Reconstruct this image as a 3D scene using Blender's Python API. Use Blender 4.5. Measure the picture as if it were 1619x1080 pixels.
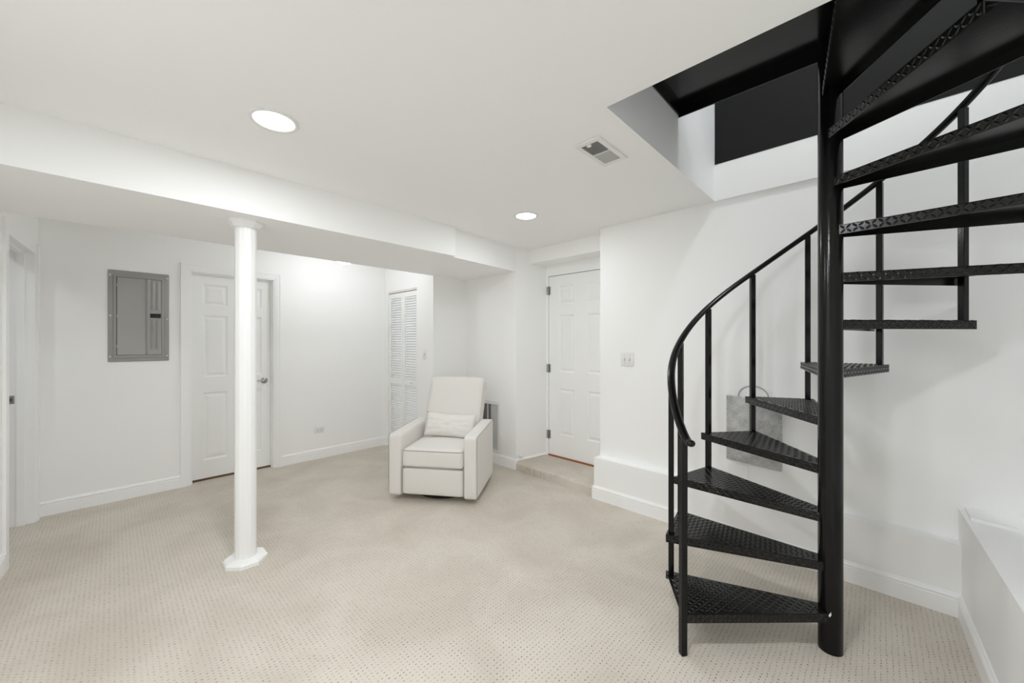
import bpy, bmesh, math, random
from mathutils import Vector, Matrix, noise

random.seed(7)
scene = bpy.context.scene
for o in list(bpy.data.objects):
    bpy.data.objects.remove(o, do_unlink=True)
COL = scene.collection

# ------------------------------------------------------------------ camera, world, exposure
cam_data = bpy.data.cameras.new("camera")
cam_data.sensor_width = 36.0
cam_data.lens = 602.0 / 1619.0 * 36.0
cam_data.clip_start = 0.02
cam = bpy.data.objects.new("camera", cam_data)
cam.location = (0.0, 0.0, 1.364)
cam.rotation_euler = (math.radians(90), 0, math.radians(-46.3))
COL.objects.link(cam)
scene.camera = cam

world = bpy.data.worlds.new("world")
scene.world = world
world.use_nodes = True
world.node_tree.nodes["Background"].inputs[0].default_value = (0.93, 0.96, 1.0, 1)
world.node_tree.nodes["Background"].inputs[1].default_value = 0.4

vs = scene.view_settings
vs.view_transform = 'Standard'
vs.look = 'None'
vs.gamma = 1.0
vs.use_curve_mapping = False
vs.exposure = 0.20
try:
    scene.cycles.max_bounces = 16
    scene.cycles.diffuse_bounces = 10
    scene.cycles.glossy_bounces = 6
    scene.cycles.use_denoising = True
    scene.cycles.sample_clamp_indirect = 8.0
except Exception:
    pass

CEIL = 2.363
LAMP_W = 13.0           # watts of each ceiling downlight
BOWL = 15.5             # emission of the glass bowl lamp beyond the beam
STAIR_FILL_W = 17.0          # added lamp on the floor above, out of view


def area_lamp(name, loc, size, power, color=(0.94, 0.967, 1.0), spread=180, parent=None):
    d = bpy.data.lights.new(name, 'AREA')
    d.shape = 'DISK'
    d.size = size
    d.energy = power
    d.color = color
    d.spread = math.radians(spread)
    o = bpy.data.objects.new(name, d)
    COL.objects.link(o)
    o.location = loc
    if parent:
        o.parent = parent
    return o


# ------------------------------------------------------------------ materials
def new_mat(name):
    m = bpy.data.materials.new(name)
    m.use_nodes = True
    nt = m.node_tree
    return m, nt, nt.nodes["Principled BSDF"]


def paint(name, color, rough=0.6, bump=0.02, scale=220.0, metallic=0.0, spec=0.4, var=0.0, coat=0.0):
    m, nt, b = new_mat(name)
    b.inputs['Base Color'].default_value = (*color, 1)
    b.inputs['Roughness'].default_value = rough
    b.inputs['Metallic'].default_value = metallic
    b.inputs['Specular IOR Level'].default_value = spec
    b.inputs['Coat Weight'].default_value = coat
    tc = nt.nodes.new('ShaderNodeTexCoord')
    if bump > 0:
        n = nt.nodes.new('ShaderNodeTexNoise')
        n.inputs['Scale'].default_value = scale
        n.inputs['Detail'].default_value = 3
        nt.links.new(tc.outputs['Object'], n.inputs['Vector'])
        bp = nt.nodes.new('ShaderNodeBump')
        bp.inputs['Strength'].default_value = bump
        bp.inputs['Distance'].default_value = 0.002
        nt.links.new(n.outputs['Fac'], bp.inputs['Height'])
        nt.links.new(bp.outputs['Normal'], b.inputs['Normal'])
    if var > 0:
        n2 = nt.nodes.new('ShaderNodeTexNoise')
        n2.inputs['Scale'].default_value = 3.0
        n2.inputs['Detail'].default_value = 4
        nt.links.new(tc.outputs['Object'], n2.inputs['Vector'])
        rp = nt.nodes.new('ShaderNodeValToRGB')
        rp.color_ramp.elements[0].position = 0.3
        rp.color_ramp.elements[1].position = 0.7
        rp.color_ramp.elements[0].color = (*[c * (1 - var) for c in color], 1)
        rp.color_ramp.elements[1].color = (*color, 1)
        nt.links.new(n2.outputs['Fac'], rp.inputs['Fac'])
        nt.links.new(rp.outputs['Color'], b.inputs['Base Color'])
    return m


def math_node(nt, op, a, b=None):
    n = nt.nodes.new('ShaderNodeMath')
    n.operation = op
    for i, v in enumerate((a, b)):
        if v is None:
            continue
        if isinstance(v, (int, float)):
            n.inputs[i].default_value = v
        else:
            nt.links.new(v, n.inputs[i])
    return n.outputs[0]


def carpet_mat():
    m, nt, b = new_mat("cut_and_loop_carpet")
    b.inputs['Roughness'].default_value = 0.95
    b.inputs['Specular IOR Level'].default_value = 0.1
    tc = nt.nodes.new('ShaderNodeTexCoord')
    sep = nt.nodes.new('ShaderNodeSeparateXYZ')
    # gentle wobble so that the rows of tufts are not ruled
    wob = nt.nodes.new('ShaderNodeTexNoise')
    wob.inputs['Scale'].default_value = 30
    nt.links.new(tc.outputs['Object'], wob.inputs['Vector'])
    mix = nt.nodes.new('ShaderNodeVectorMath')
    mix.operation = 'MULTIPLY_ADD'
    nt.links.new(wob.outputs['Color'], mix.inputs[0])
    mix.inputs[1].default_value = (0.012, 0.012, 0)
    nt.links.new(tc.outputs['Object'], mix.inputs[2])
    nt.links.new(mix.outputs[0], sep.inputs[0])
    P = 0.0187
    # cell coordinates
    v = math_node(nt, 'DIVIDE', sep.outputs['Y'], P)
    u = math_node(nt, 'DIVIDE', sep.outputs['X'], P)
    fu = math_node(nt, 'SUBTRACT', math_node(nt, 'FRACT', u), 0.5)
    fv = math_node(nt, 'SUBTRACT', math_node(nt, 'FRACT', v), 0.5)
    du = math_node(nt, 'MULTIPLY', fu, 3.3)
    dv = math_node(nt, 'MULTIPLY', fv, 5.6)
    d2 = math_node(nt, 'ADD', math_node(nt, 'MULTIPLY', du, du), math_node(nt, 'MULTIPLY', dv, dv))
    pit = nt.nodes.new('ShaderNodeMapRange')
    pit.interpolation_type = 'SMOOTHSTEP'
    nt.links.new(d2, pit.inputs['Value'])
    pit.inputs['From Min'].default_value = 0.1
    pit.inputs['From Max'].default_value = 0.9
    # strength of pits varies over the pile
    big = nt.nodes.new('ShaderNodeTexNoise')
    big.inputs['Scale'].default_value = 14
    big.inputs['Detail'].default_value = 3
    nt.links.new(tc.outputs['Object'], big.inputs['Vector'])
    fine = nt.nodes.new('ShaderNodeTexNoise')
    fine.inputs['Scale'].default_value = 420
    fine.inputs['Detail'].default_value = 2
    nt.links.new(tc.outputs['Object'], fine.inputs['Vector'])
    wear = nt.nodes.new('ShaderNodeTexNoise')
    wear.inputs['Scale'].default_value = 2.2
    wear.inputs['Detail'].default_value = 5
    wear.inputs['Distortion'].default_value = 0.6
    nt.links.new(tc.outputs['Object'], wear.inputs['Vector'])
    ramp = nt.nodes.new('ShaderNodeValToRGB')
    ramp.color_ramp.elements[0].position = 0.33
    ramp.color_ramp.elements[0].color = (0.615, 0.56, 0.488, 1)
    ramp.color_ramp.elements[1].position = 0.62
    ramp.color_ramp.elements[1].color = (0.70, 0.648, 0.575, 1)
    nt.links.new(wear.outputs['Fac'], ramp.inputs['Fac'])
    amount = math_node(nt, 'MULTIPLY', math_node(nt, 'SUBTRACT', 1.0, pit.outputs[0]), math_node(nt, 'MULTIPLY', big.outputs['Fac'], 1.5))
    cell = nt.nodes.new('ShaderNodeCombineXYZ')
    nt.links.new(math_node(nt, 'FLOOR', u), cell.inputs[0])
    nt.links.new(math_node(nt, 'FLOOR', v), cell.inputs[1])
    wn = nt.nodes.new('ShaderNodeTexWhiteNoise')
    wn.noise_dimensions = '2D'
    nt.links.new(cell.outputs[0], wn.inputs['Vector'])
    amount = math_node(nt, 'MULTIPLY', amount, math_node(nt, 'ADD', math_node(nt, 'MULTIPLY', wn.outputs['Value'], 1.1), 0.15))
    amount = math_node(nt, 'MINIMUM', amount, 0.85)
    mx = nt.nodes.new('ShaderNodeMix')
    mx.data_type = 'RGBA'
    nt.links.new(amount, mx.inputs['Factor'])
    nt.links.new(ramp.outputs['Color'], mx.inputs['A'])
    mx.inputs['B'].default_value = (0.25, 0.215, 0.175, 1)
    sp = nt.nodes.new('ShaderNodeMix')
    sp.data_type = 'RGBA'
    sp.blend_type = 'MULTIPLY'
    sp.inputs['Factor'].default_value = 0.28
    nt.links.new(mx.outputs['Result'], sp.inputs['A'])
    fr = nt.nodes.new('ShaderNodeValToRGB')
    fr.color_ramp.elements[0].position = 0.3
    fr.color_ramp.elements[1].position = 0.62
    fr.color_ramp.elements[0].color = (0.5, 0.5, 0.5, 1)
    nt.links.new(fine.outputs['Fac'], fr.inputs['Fac'])
    nt.links.new(fr.outputs['Color'], sp.inputs['B'])
    nt.links.new(sp.outputs['Result'], b.inputs['Base Color'])
    h = math_node(nt, 'ADD', pit.outputs[0], math_node(nt, 'MULTIPLY', fine.outputs['Fac'], 0.7))
    bp = nt.nodes.new('ShaderNodeBump')
    bp.inputs['Strength'].default_value = 0.45
    bp.inputs['Distance'].default_value = 0.003
    nt.links.new(h, bp.inputs['Height'])
    nt.links.new(bp.outputs['Normal'], b.inputs['Normal'])
    return m


def fabric_mat(name, color, weave=900.0, var=0.05):
    m, nt, b = new_mat(name)
    b.inputs['Roughness'].default_value = 0.9
    b.inputs['Specular IOR Level'].default_value = 0.15
    b.inputs['Sheen Weight'].default_value = 0.15
    tc = nt.nodes.new('ShaderNodeTexCoord')
    n = nt.nodes.new('ShaderNodeTexNoise')
    n.inputs['Scale'].default_value = weave
    n.inputs['Detail'].default_value = 1
    nt.links.new(tc.outputs['Object'], n.inputs['Vector'])
    rp = nt.nodes.new('ShaderNodeValToRGB')
    rp.color_ramp.elements[0].position = 0.3
    rp.color_ramp.elements[1].position = 0.7
    rp.color_ramp.elements[0].color = (*[c * (1 - var) for c in color], 1)
    rp.color_ramp.elements[1].color = (*[min(1, c * (1 + var)) for c in color], 1)
    nt.links.new(n.outputs['Fac'], rp.inputs['Fac'])
    nt.links.new(rp.outputs['Color'], b.inputs['Base Color'])
    bp = nt.nodes.new('ShaderNodeBump')
    bp.inputs['Strength'].default_value = 0.25
    bp.inputs['Distance'].default_value = 0.001
    nt.links.new(n.outputs['Fac'], bp.inputs['Height'])
    nt.links.new(bp.outputs['Normal'], b.inputs['Normal'])
    return m


def mottled_mat():
    """grey felt-like cloth with crossing fibres and crease lines"""
    m, nt, b = new_mat("mottled_grey_cloth")
    b.inputs['Roughness'].default_value = 0.75
    tc = nt.nodes.new('ShaderNodeTexCoord')
    outs = []
    for sc in ((1, 60, 420), (1, 420, 60)):
        mp = nt.nodes.new('ShaderNodeMapping')
        mp.inputs['Scale'].default_value = sc
        nt.links.new(tc.outputs['Object'], mp.inputs['Vector'])
        n = nt.nodes.new('ShaderNodeTexNoise')
        n.inputs['Scale'].default_value = 1.0
        n.inputs['Detail'].default_value = 4
        nt.links.new(mp.outputs[0], n.inputs['Vector'])
        outs.append(n.outputs['Fac'])
    big = nt.nodes.new('ShaderNodeTexNoise')
    big.inputs['Scale'].default_value = 16
    big.inputs['Detail'].default_value = 5
    nt.links.new(tc.outputs['Object'], big.inputs['Vector'])
    s = math_node(nt, 'ADD', outs[0], outs[1])
    s = math_node(nt, 'MULTIPLY', math_node(nt, 'ADD', s, math_node(nt, 'MULTIPLY', big.outputs['Fac'], 1.0)), 0.3333)
    # crease lines
    vo = nt.nodes.new('ShaderNodeTexVoronoi')
    vo.feature = 'DISTANCE_TO_EDGE'
    vo.inputs['Scale'].default_value = 15
    nt.links.new(tc.outputs['Object'], vo.inputs['Vector'])
    mr = nt.nodes.new('ShaderNodeMapRange')
    nt.links.new(vo.outputs['Distance'], mr.inputs['Value'])
    mr.inputs['From Min'].default_value = 0.0
    mr.inputs['From Max'].default_value = 0.035
    mr.inputs['To Min'].default_value = -0.03
    mr.inputs['To Max'].default_value = 0.0
    s = math_node(nt, 'ADD', s, mr.outputs[0])
    rp = nt.nodes.new('ShaderNodeValToRGB')
    rp.color_ramp.elements[0].position = 0.36
    rp.color_ramp.elements[1].position = 0.58
    rp.color_ramp.elements[0].color = (0.21, 0.21, 0.203, 1)
    rp.color_ramp.elements[1].color = (0.60, 0.60, 0.585, 1)
    nt.links.new(s, rp.inputs['Fac'])
    nt.links.new(rp.outputs['Color'], b.inputs['Base Color'])
    return m


def emit_mat(name, color, strength):
    m, nt, b = new_mat(name)
    b.inputs['Base Color'].default_value = (0.9, 0.9, 0.9, 1)
    b.inputs['Emission Color'].default_value = (*color, 1)
    b.inputs['Emission Strength'].default_value = strength
    return m


WALL = paint("white_wall_paint", (0.905, 0.908, 0.90), rough=0.55, bump=0.05, scale=160)
CEILM = paint("white_ceiling_paint", (0.915, 0.918, 0.91), rough=0.7, bump=0.05, scale=160)
TRIM = paint("white_trim_paint", (0.91, 0.915, 0.912), rough=0.35, bump=0.0)
DOORM = paint("white_door_paint", (0.89, 0.895, 0.888), rough=0.38, bump=0.02, scale=300)
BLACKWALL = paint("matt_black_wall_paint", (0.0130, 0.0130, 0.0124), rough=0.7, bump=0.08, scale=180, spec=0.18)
STEEL = paint("black_gloss_steel_paint", (0.004, 0.004, 0.0038), rough=0.17, bump=0.12, scale=90, spec=0.28)
STEEL_TREAD = paint("black_worn_steel_paint", (0.0055, 0.0055, 0.005), rough=0.24, bump=0.1, scale=140, spec=0.4)
CARPET = carpet_mat()
FABRIC = fabric_mat("oatmeal_chair_fabric", (0.76, 0.735, 0.70))
PILLOWM = fabric_mat("oatmeal_pillow_fabric", (0.78, 0.755, 0.72))
PIPING = fabric_mat("taupe_piping_fabric", (0.40, 0.38, 0.355))
DARKBASE = paint("dark_swivel_base", (0.03, 0.028, 0.026), rough=0.5, bump=0)
GREYMETAL = paint("grey_panel_paint", (0.36, 0.357, 0.343), rough=0.42, bump=0.1, scale=500, metallic=0.25)
NICKEL = paint("brushed_nickel", (0.42, 0.41, 0.39), rough=0.3, bump=0.0, metallic=1.0)
SCREWM = paint("bright_screw_metal", (0.75, 0.75, 0.73), rough=0.3, bump=0.0, metallic=0.8)
BLACKPL = paint("black_plastic", (0.008, 0.008, 0.008), rough=0.4, bump=0)
PLATE = paint("white_plastic_plate", (0.80, 0.80, 0.785), rough=0.3, bump=0)
SLOT = paint("dark_slot", (0.10, 0.10, 0.095), rough=0.7, bump=0)
GRILLEM = paint("grey_filter_behind_grille", (0.16, 0.16, 0.155), rough=0.8, bump=0)
DUCT = paint("dim_duct_metal", (0.50, 0.50, 0.49), rough=0.7, bump=0)
WOOD = paint("orange_stained_wood", (0.36, 0.10, 0.035), rough=0.4, bump=0.1, scale=60)
PINE = paint("raw_pine", (0.42, 0.20, 0.07), rough=0.6, bump=0.1, scale=60)
CLOTHM = mottled_mat()
CORDM = paint("clear_cord", (0.72, 0.72, 0.70), rough=0.3, bump=0)
GREYSTRAP = paint("grey_strap", (0.42, 0.42, 0.41), rough=0.6, bump=0)
CHIP = paint("chipped_white_primer", (0.8, 0.8, 0.78), rough=0.8, bump=0)
LENS = emit_mat("lit_lamp_lens", (1, 0.98, 0.95), 6.0)
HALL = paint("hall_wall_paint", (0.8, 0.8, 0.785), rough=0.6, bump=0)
GAP = paint("brown_gap_under_door", (0.16, 0.09, 0.05), rough=0.8, bump=0)


# ------------------------------------------------------------------ mesh helpers
def link_mesh(name, bm, m, parent=None, smooth=False, auto=None):
    bmesh.ops.recalc_face_normals(bm, faces=bm.faces[:])
    me = bpy.data.meshes.new(name)
    bm.to_mesh(me)
    bm.free()
    mats = m if isinstance(m, (list, tuple)) else [m]
    for x in mats:
        me.materials.append(x)
    if smooth:
        for p in me.polygons:
            p.use_smooth = True
    if auto is not None:
        for p in me.polygons:
            p.use_smooth = True
        me.set_sharp_from_angle(angle=math.radians(auto))
    o = bpy.data.objects.new(name, me)
    COL.objects.link(o)
    if parent:
        o.parent = parent
    return o


def tag(o, label, cat, group=None, kind=None):
    o['label'] = label
    o['category'] = cat
    if group:
        o['group'] = group
    if kind:
        o['kind'] = kind
    return o


def empty(name, loc=(0, 0, 0), rz=0.0):
    o = bpy.data.objects.new(name, None)
    o.empty_display_size = 0.1
    o.location = loc
    o.rotation_euler = (0, 0, rz)
    COL.objects.link(o)
    return o


def add_box(bm, x0, x1, y0, y1, z0, z1):
    if x0 > x1: x0, x1 = x1, x0
    if y0 > y1: y0, y1 = y1, y0
    if z0 > z1: z0, z1 = z1, z0
    vv = [bm.verts.new(p) for p in ((x0, y0, z0), (x1, y0, z0), (x1, y1, z0), (x0, y1, z0), (x0, y0, z1), (x1, y0, z1), (x1, y1, z1), (x0, y1, z1))]
    for f in ((0, 3, 2, 1), (4, 5, 6, 7), (0, 1, 5, 4), (1, 2, 6, 5), (2, 3, 7, 6), (3, 0, 4, 7)):
        bm.faces.new([vv[i] for i in f])
    return vv


def box(x0, x1, y0, y1, z0, z1, bevel=0.0, seg=2):
    bm = bmesh.new()
    add_box(bm, x0, x1, y0, y1, z0, z1)
    if bevel > 0:
        bmesh.ops.bevel(bm, geom=bm.edges[:], offset=bevel, segments=seg, profile=0.5, affect='EDGES')
    return bm


def add_prism(bm, pts, z0, z1):
    """vertical prism over a plan polygon"""
    lo = [bm.verts.new((p[0], p[1], z0)) for p in pts]
    hi = [bm.verts.new((p[0], p[1], z1)) for p in pts]
    n = len(pts)
    bm.faces.new(lo[::-1])
    bm.faces.new(hi)
    for i in range(n):
        j = (i + 1) % n
        bm.faces.new((lo[i], lo[j], hi[j], hi[i]))


def add_lathe(bm, prof, seg=32, axis_pt=(0, 0, 0), matrix=None, cap=True):
    """prof: list of (r, z)"""
    rings = []
    for r, z in prof:
        ring = []
        for i in range(seg):
            a = 2 * math.pi * i / seg
            p = Vector((r * math.cos(a), r * math.sin(a), z))
            if matrix:
                p = matrix @ p
            p += Vector(axis_pt)
            ring.append(bm.verts.new(p))
        rings.append(ring)
    for a, b in zip(rings, rings[1:]):
        for i in range(seg):
            j = (i + 1) % seg
            bm.faces.new((a[i], a[j], b[j], b[i]))
    if cap:
        bm.faces.new(rings[0][::-1])
        bm.faces.new(rings[-1])


def add_tube(bm, pts, r, seg=10, flat=1.0, up=Vector((0, 0, 1)), cap=True):
    pts = [Vector(p) for p in pts]
    n = len(pts)
    rings = []
    for i, p in enumerate(pts):
        t = (pts[min(i + 1, n - 1)] - pts[max(i - 1, 0)]).normalized()
        s = t.cross(up)
        if s.length < 1e-4:
            s = t.cross(Vector((1, 0, 0)))
        s.normalize()
        u = s.cross(t).normalized()
        rr = r[i] if isinstance(r, (list, tuple)) else r
        rings.append([bm.verts.new(p + s * (rr * math.cos(2 * math.pi * k / seg)) + u * (rr * flat * math.sin(2 * math.pi * k / seg))) for k in range(seg)])
    for a, b in zip(rings, rings[1:]):
        for k in range(seg):
            j = (k + 1) % seg
            bm.faces.new((a[k], a[j], b[j], b[k]))
    if cap:
        bm.faces.new(rings[0][::-1])
        bm.faces.new(rings[-1])


def xf(bm, M, start=0):
    bm.verts.ensure_lookup_table()
    for v in bm.verts[start:]:
        v.co = M @ v.co


def sweep(path, prof, closed=False):
    """mitred moulding: path = plan points, room on the LEFT of travel; prof = (out, z) closed outline"""
    bm = bmesh.new()
    n = len(path)
    P = [Vector((p[0], p[1])) for p in path]
    rings = []
    for i in range(n):
        if closed or 0 < i < n - 1:
            d0 = (P[i] - P[i - 1]).normalized()
            d1 = (P[(i + 1) % n] - P[i]).normalized()
        elif i == 0:
            d0 = d1 = (P[1] - P[0]).normalized()
        else:
            d0 = d1 = (P[-1] - P[-2]).normalized()
        n0 = Vector((-d0.y, d0.x))
        n1 = Vector((-d1.y, d1.x))
        m = (n0 + n1)
        m = m / max(0.2, m.length_squared) * 2
        rings.append([bm.verts.new((P[i].x + m.x * o, P[i].y + m.y * o, z)) for o, z in prof])
    k = len(prof)
    rng = range(n if closed else n - 1)
    for i in rng:
        a, b = rings[i], rings[(i + 1) % n]
        for j in range(k):
            q = (j + 1) % k
            bm.faces.new((a[j], b[j], b[q], a[q]))
    if not closed:
        bm.faces.new(rings[0][::-1])
        bm.faces.new(rings[-1])
    return bm


BASE_PROF = [(0, 0), (0.013, 0), (0.013, 0.083), (0.0085, 0.0865), (0.0085, 0.0905), (0.0135, 0.094), (0.0135, 0.099), (0.0085, 0.106), (0.005, 0.114), (0, 0.115)]


def grid_face(bm, us, vs, holes, fn):
    """planar face made of grid cells, leaving out the cells inside holes (u0,u1,v0,v1)"""
    cache = {}

    def vert(u, v):
        k = (round(u, 5), round(v, 5))
        if k not in cache:
            cache[k] = bm.verts.new(fn(u, v, 0))
        return cache[k]
    for a, b in zip(us, us[1:]):
        for c, d in zip(vs, vs[1:]):
            mu, mv = (a + b) / 2, (c + d) / 2
            if any(h[0] < mu < h[1] and h[2] < mv < h[3] for h in holes):
                continue
            bm.faces.new((vert(a, c), vert(b, c), vert(b, d), vert(a, d)))
    return vert


def panel_door(w, h, t, panels, fn):
    """moulded door slab; fn(u, v, depth) puts a point (depth < 0 goes into the slab)"""
    bm = bmesh.new()
    us = sorted({0, w} | {p[0] for p in panels} | {p[1] for p in panels})
    vv = sorted({0, h} | {p[2] for p in panels} | {p[3] for p in panels})
    vert = grid_face(bm, us, vv, panels, fn)
    for u0, u1, v0, v1 in panels:
        loops = []
        for inset, dep in ((0, 0), (0.006, -0.003), (0.014, -0.009), (0.022, -0.009), (0.045, -0.002), (0.052, -0.002)):
            if inset == 0:
                loops.append([vert(u0, v0), vert(u1, v0), vert(u1, v1), vert(u0, v1)])
            else:
                loops.append([bm.verts.new(fn(a, b, dep)) for a, b in ((u0 + inset, v0 + inset), (u1 - inset, v0 + inset), (u1 - inset, v1 - inset), (u0 + inset, v1 - inset))])
        for A, B in zip(loops, loops[1:]):
            for i in range(4):
                j = (i + 1) % 4
                bm.faces.new((A[i], A[j], B[j], B[i]))
        bm.faces.new(loops[-1])
    # edges and back
    c = [fn(u, v, d) for d in (0, -t) for u, v in ((0, 0), (w, 0), (w, h), (0, h))]
    q = [bm.verts.new(p) for p in c]
    for i in range(4):
        j = (i + 1) % 4
        bm.faces.new((q[i], q[j], q[4 + j], q[4 + i]))
    bm.faces.new(q[4:])
    return bm


def rounded_block(sx, sy, sz, r, n=10, crown=(0, 0, 0)):
    """soft upholstered block centred on the origin; crown swells the faces"""
    bm = bmesh.new()
    bmesh.ops.create_cube(bm, size=2.0)
    bmesh.ops.subdivide_edges(bm, edges=bm.edges[:], cuts=n, use_grid_fill=True)
    hx, hy, hz = sx / 2, sy / 2, sz / 2

    def warp(t, h):
        # put more of the grid lines near the edges
        return math.copysign(abs(t) ** 0.6, t) * h if t else 0.0
    for v in bm.verts:
        p = Vector((warp(v.co.x, hx), warp(v.co.y, hy), warp(v.co.z, hz)))
        rr = min(r, hx, hy, hz)
        q = Vector((max(-hx + rr, min(hx - rr, p.x)), max(-hy + rr, min(hy - rr, p.y)), max(-hz + rr, min(hz - rr, p.z))))
        d = p - q
        if d.length > 1e-6:
            # cube-like shell point -> rounded shell
            p = q + d.normalized() * rr
        ux, uy, uz = p.x / hx, p.y / hy, p.z / hz
        cx = max(0, 1 - ux * ux); cy = max(0, 1 - uy * uy); cz = max(0, 1 - uz * uz)
        p.z += crown[2] * cx * cy * uz
        p.y += crown[1] * cx * cz * uy
        p.x += crown[0] * cy * cz * ux
        v.co = p
    return bm


# ================================================================== THE ROOM
# plan: X along the beam, Y into the far zone; camera near the corner (0, 0)
XL, YB, XR = -0.405, 4.70, 2.975
ML = Matrix.Translation((XL, 4.66, 0)) @ Matrix.Rotation(-0.052, 4, 'Z') @ Matrix.Translation((-XL, -4.66, 0))   # the left wall runs a little out of square
S = 'structure'

bm = bmesh.new()
add_box(bm, -1.7, 3.02, -0.95, 4.80, -0.05, 0.0)
floor = link_mesh("floor", bm, CARPET)
tag(floor, "cream pin-dot cut and loop carpet over the whole basement floor", "floor", kind=S)

# raised carpeted landing in front of the entry door
bm = bmesh.new()
add_prism(bm, [(2.925, 1.775), (3.375, 1.775), (3.375, 2.70), (2.945, 2.775)], -0.04, 0.088)
bm.edges.ensure_lookup_table()
es = [e for e in bm.edges if all(v.co.z > 0.08 and v.co.x < 3.0 for v in e.verts)]
bmesh.ops.bevel(bm, geom=es, offset=0.03, segments=5, profile=0.5, affect='EDGES')
o = link_mesh("floor_entry", bm, CARPET, auto=40)
tag(o, "low carpeted step in the alcove in front of the hinged entry door", "step", kind=S)

# ceiling with the stairwell cut out
HX0, HX1, HY0, HY1 = 1.452, 2.957, -0.75, 0.83
bm = bmesh.new()
T = 0.02
add_box(bm, XL - 0.40, HX0 - 0.05, -0.95, 2.66, CEIL, CEIL + T)
add_box(bm, HX0 - 0.05, 3.16, HY1 + 0.05, 2.78, CEIL, CEIL + T)
ceil = link_mesh("ceiling", bm, CEILM)
tag(ceil, "flat white painted ceiling of the basement room", "ceiling", kind=S)
bm = bmesh.new()
add_box(bm, XL - 0.12, 2.60, 3.6, 4.80, CEIL, CEIL + T)
o = link_mesh("ceiling_far", bm, CEILM)
tag(o, "white ceiling beyond the beam over the closet end", "ceiling", kind=S)

# boxed beam: first length stands a little proud of the second, which runs to the corner
bm = bmesh.new()
add_box(bm, XL - 0.20, 2.057, 2.645, 3.615, 2.107, CEIL + 0.01)
add_prism(bm, [(2.057, 2.69), (2.957, 2.766), (2.99, 3.0), (2.99, 3.615), (2.057, 3.615)], 2.107, CEIL + 0.01)
o = link_mesh("beam", bm, CEILM)
tag(o, "wide boxed white beam dropped from the ceiling above the round post", "beam", kind=S)

# left wall with a doorway
OY0, OY1, OZ = 3.79, 4.60, 2.045
bm = bmesh.new()
add_box(bm, XL - 0.13, XL, -0.95, OY0, 0, CEIL)
add_box(bm, XL - 0.13, XL, OY1, YB + 0.02, 0, 2.40)
add_box(bm, XL - 0.13, XL, OY0, OY1, OZ, 2.37)
xf(bm, ML)
o = link_mesh("wall_left", bm, WALL)
tag(o, "plain white wall at the left with an open doorway", "wall", kind=S)

# hall beyond the doorway
bm = bmesh.new()
add_box(bm, -1.7, -1.62, 2.6, 4.8, 0, 2.4)
add_box(bm, -1.7, XL - 0.19, 2.52, 2.6, 0, 2.4)
add_box(bm, -1.7, XL - 0.10, 4.78, 4.86, 0, 2.4)
add_box(bm, -1.7, XL - 0.19, 2.52, 4.86, 2.4, 2.44)
o = link_mesh("wall_hall", bm, HALL)
tag(o, "white walls of the hall behind the open doorway at the left", "wall", kind=S)

# jamb of the doorway
jr = empty("trim_1", ML @ Vector((XL, OY1, 0)), -0.052)
tag(jr, "white jamb and casing around the open doorway beside the grey breaker panel", "door jamb", kind=S)
bm = bmesh.new()
add_box(bm, -0.19, 0.0, -0.018, 0.0, 0, OZ)
add_box(bm, -0.19, 0.0, OY0 - OY1, OY0 - OY1 + 0.018, 0, OZ)
add_box(bm, -0.19, 0.0, OY0 - OY1 + 0.018, -0.018, OZ - 0.018, OZ)
link_mesh("jamb", bm, TRIM, jr)
bm = bmesh.new()
add_box(bm, -0.086, -0.048, -0.031, -0.018, 0, OZ - 0.031)
add_box(bm, -0.086, -0.048, OY0 - OY1 + 0.018, OY0 - OY1 + 0.031, 0, OZ - 0.031)
add_box(bm, -0.086, -0.048, OY0 - OY1 + 0.018, -0.018, OZ - 0.031, OZ - 0.018)
link_mesh("door_stop_strip", bm, TRIM, jr)
bm = bmesh.new()
for y0, y1 in ((0.0, 0.065), (OY0 - OY1 - 0.065, OY0 - OY1)):
    add_box(bm, -0.001, 0.014, y0, y1, 0, OZ + 0.055)
link_mesh("casing", bm, TRIM, jr)
sp = link_mesh("strike_plate", box(-0.125, -0.096, -0.021, -0.0165, 0.905, 0.965, 0.0015), NICKEL, jr)
sp['label'] = "nickel strike plate"
link_mesh("latch_hole", box(-0.117, -0.104, -0.0216, -0.0205, 0.922, 0.948), SLOT, sp)

# back wall with the six-panel door
DX0, DX1, DZ = 0.495, 1.205, 2.04
bm = bmesh.new()
add_box(bm, XL - 0.02, DX0, YB, YB + 0.14, 0, 2.4)
add_box(bm, DX1, 2.60, YB, YB + 0.14, 0, 2.4)
add_box(bm, DX0, DX1, YB, YB + 0.14, DZ, 2.4)
add_box(bm, DX0 - 0.1, DX1 + 0.1, YB + 0.12, YB + 0.14, 0, 2.2)
o = link_mesh("wall_back", bm, WALL)
tag(o, "white far wall that carries the breaker panel and the six-panel door", "wall", kind=S)

d1 = empty("door_1", (DX0, YB, 0))
tag(d1, "white six-panel door with a nickel lever, half behind the round post", "door", kind=S)
W1 = DX1 - DX0
bm = bmesh.new()
add_box(bm, 0.0, 0.014, -0.002, 0.12, 0, DZ)
add_box(bm, W1 - 0.014, W1, -0.002, 0.12, 0, DZ)
add_box(bm, 0.014, W1 - 0.014, -0.002, 0.12, DZ - 0.014, DZ)
add_box(bm, 0.014, 0.026, 0.03, 0.06, 0, DZ - 0.026)
add_box(bm, W1 - 0.026, W1 - 0.014, 0.03, 0.06, 0, DZ - 0.026)
add_box(bm, 0.014, W1 - 0.014, 0.03, 0.06, DZ - 0.026, DZ - 0.014)
link_mesh("jamb", bm, TRIM, d1)
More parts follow.
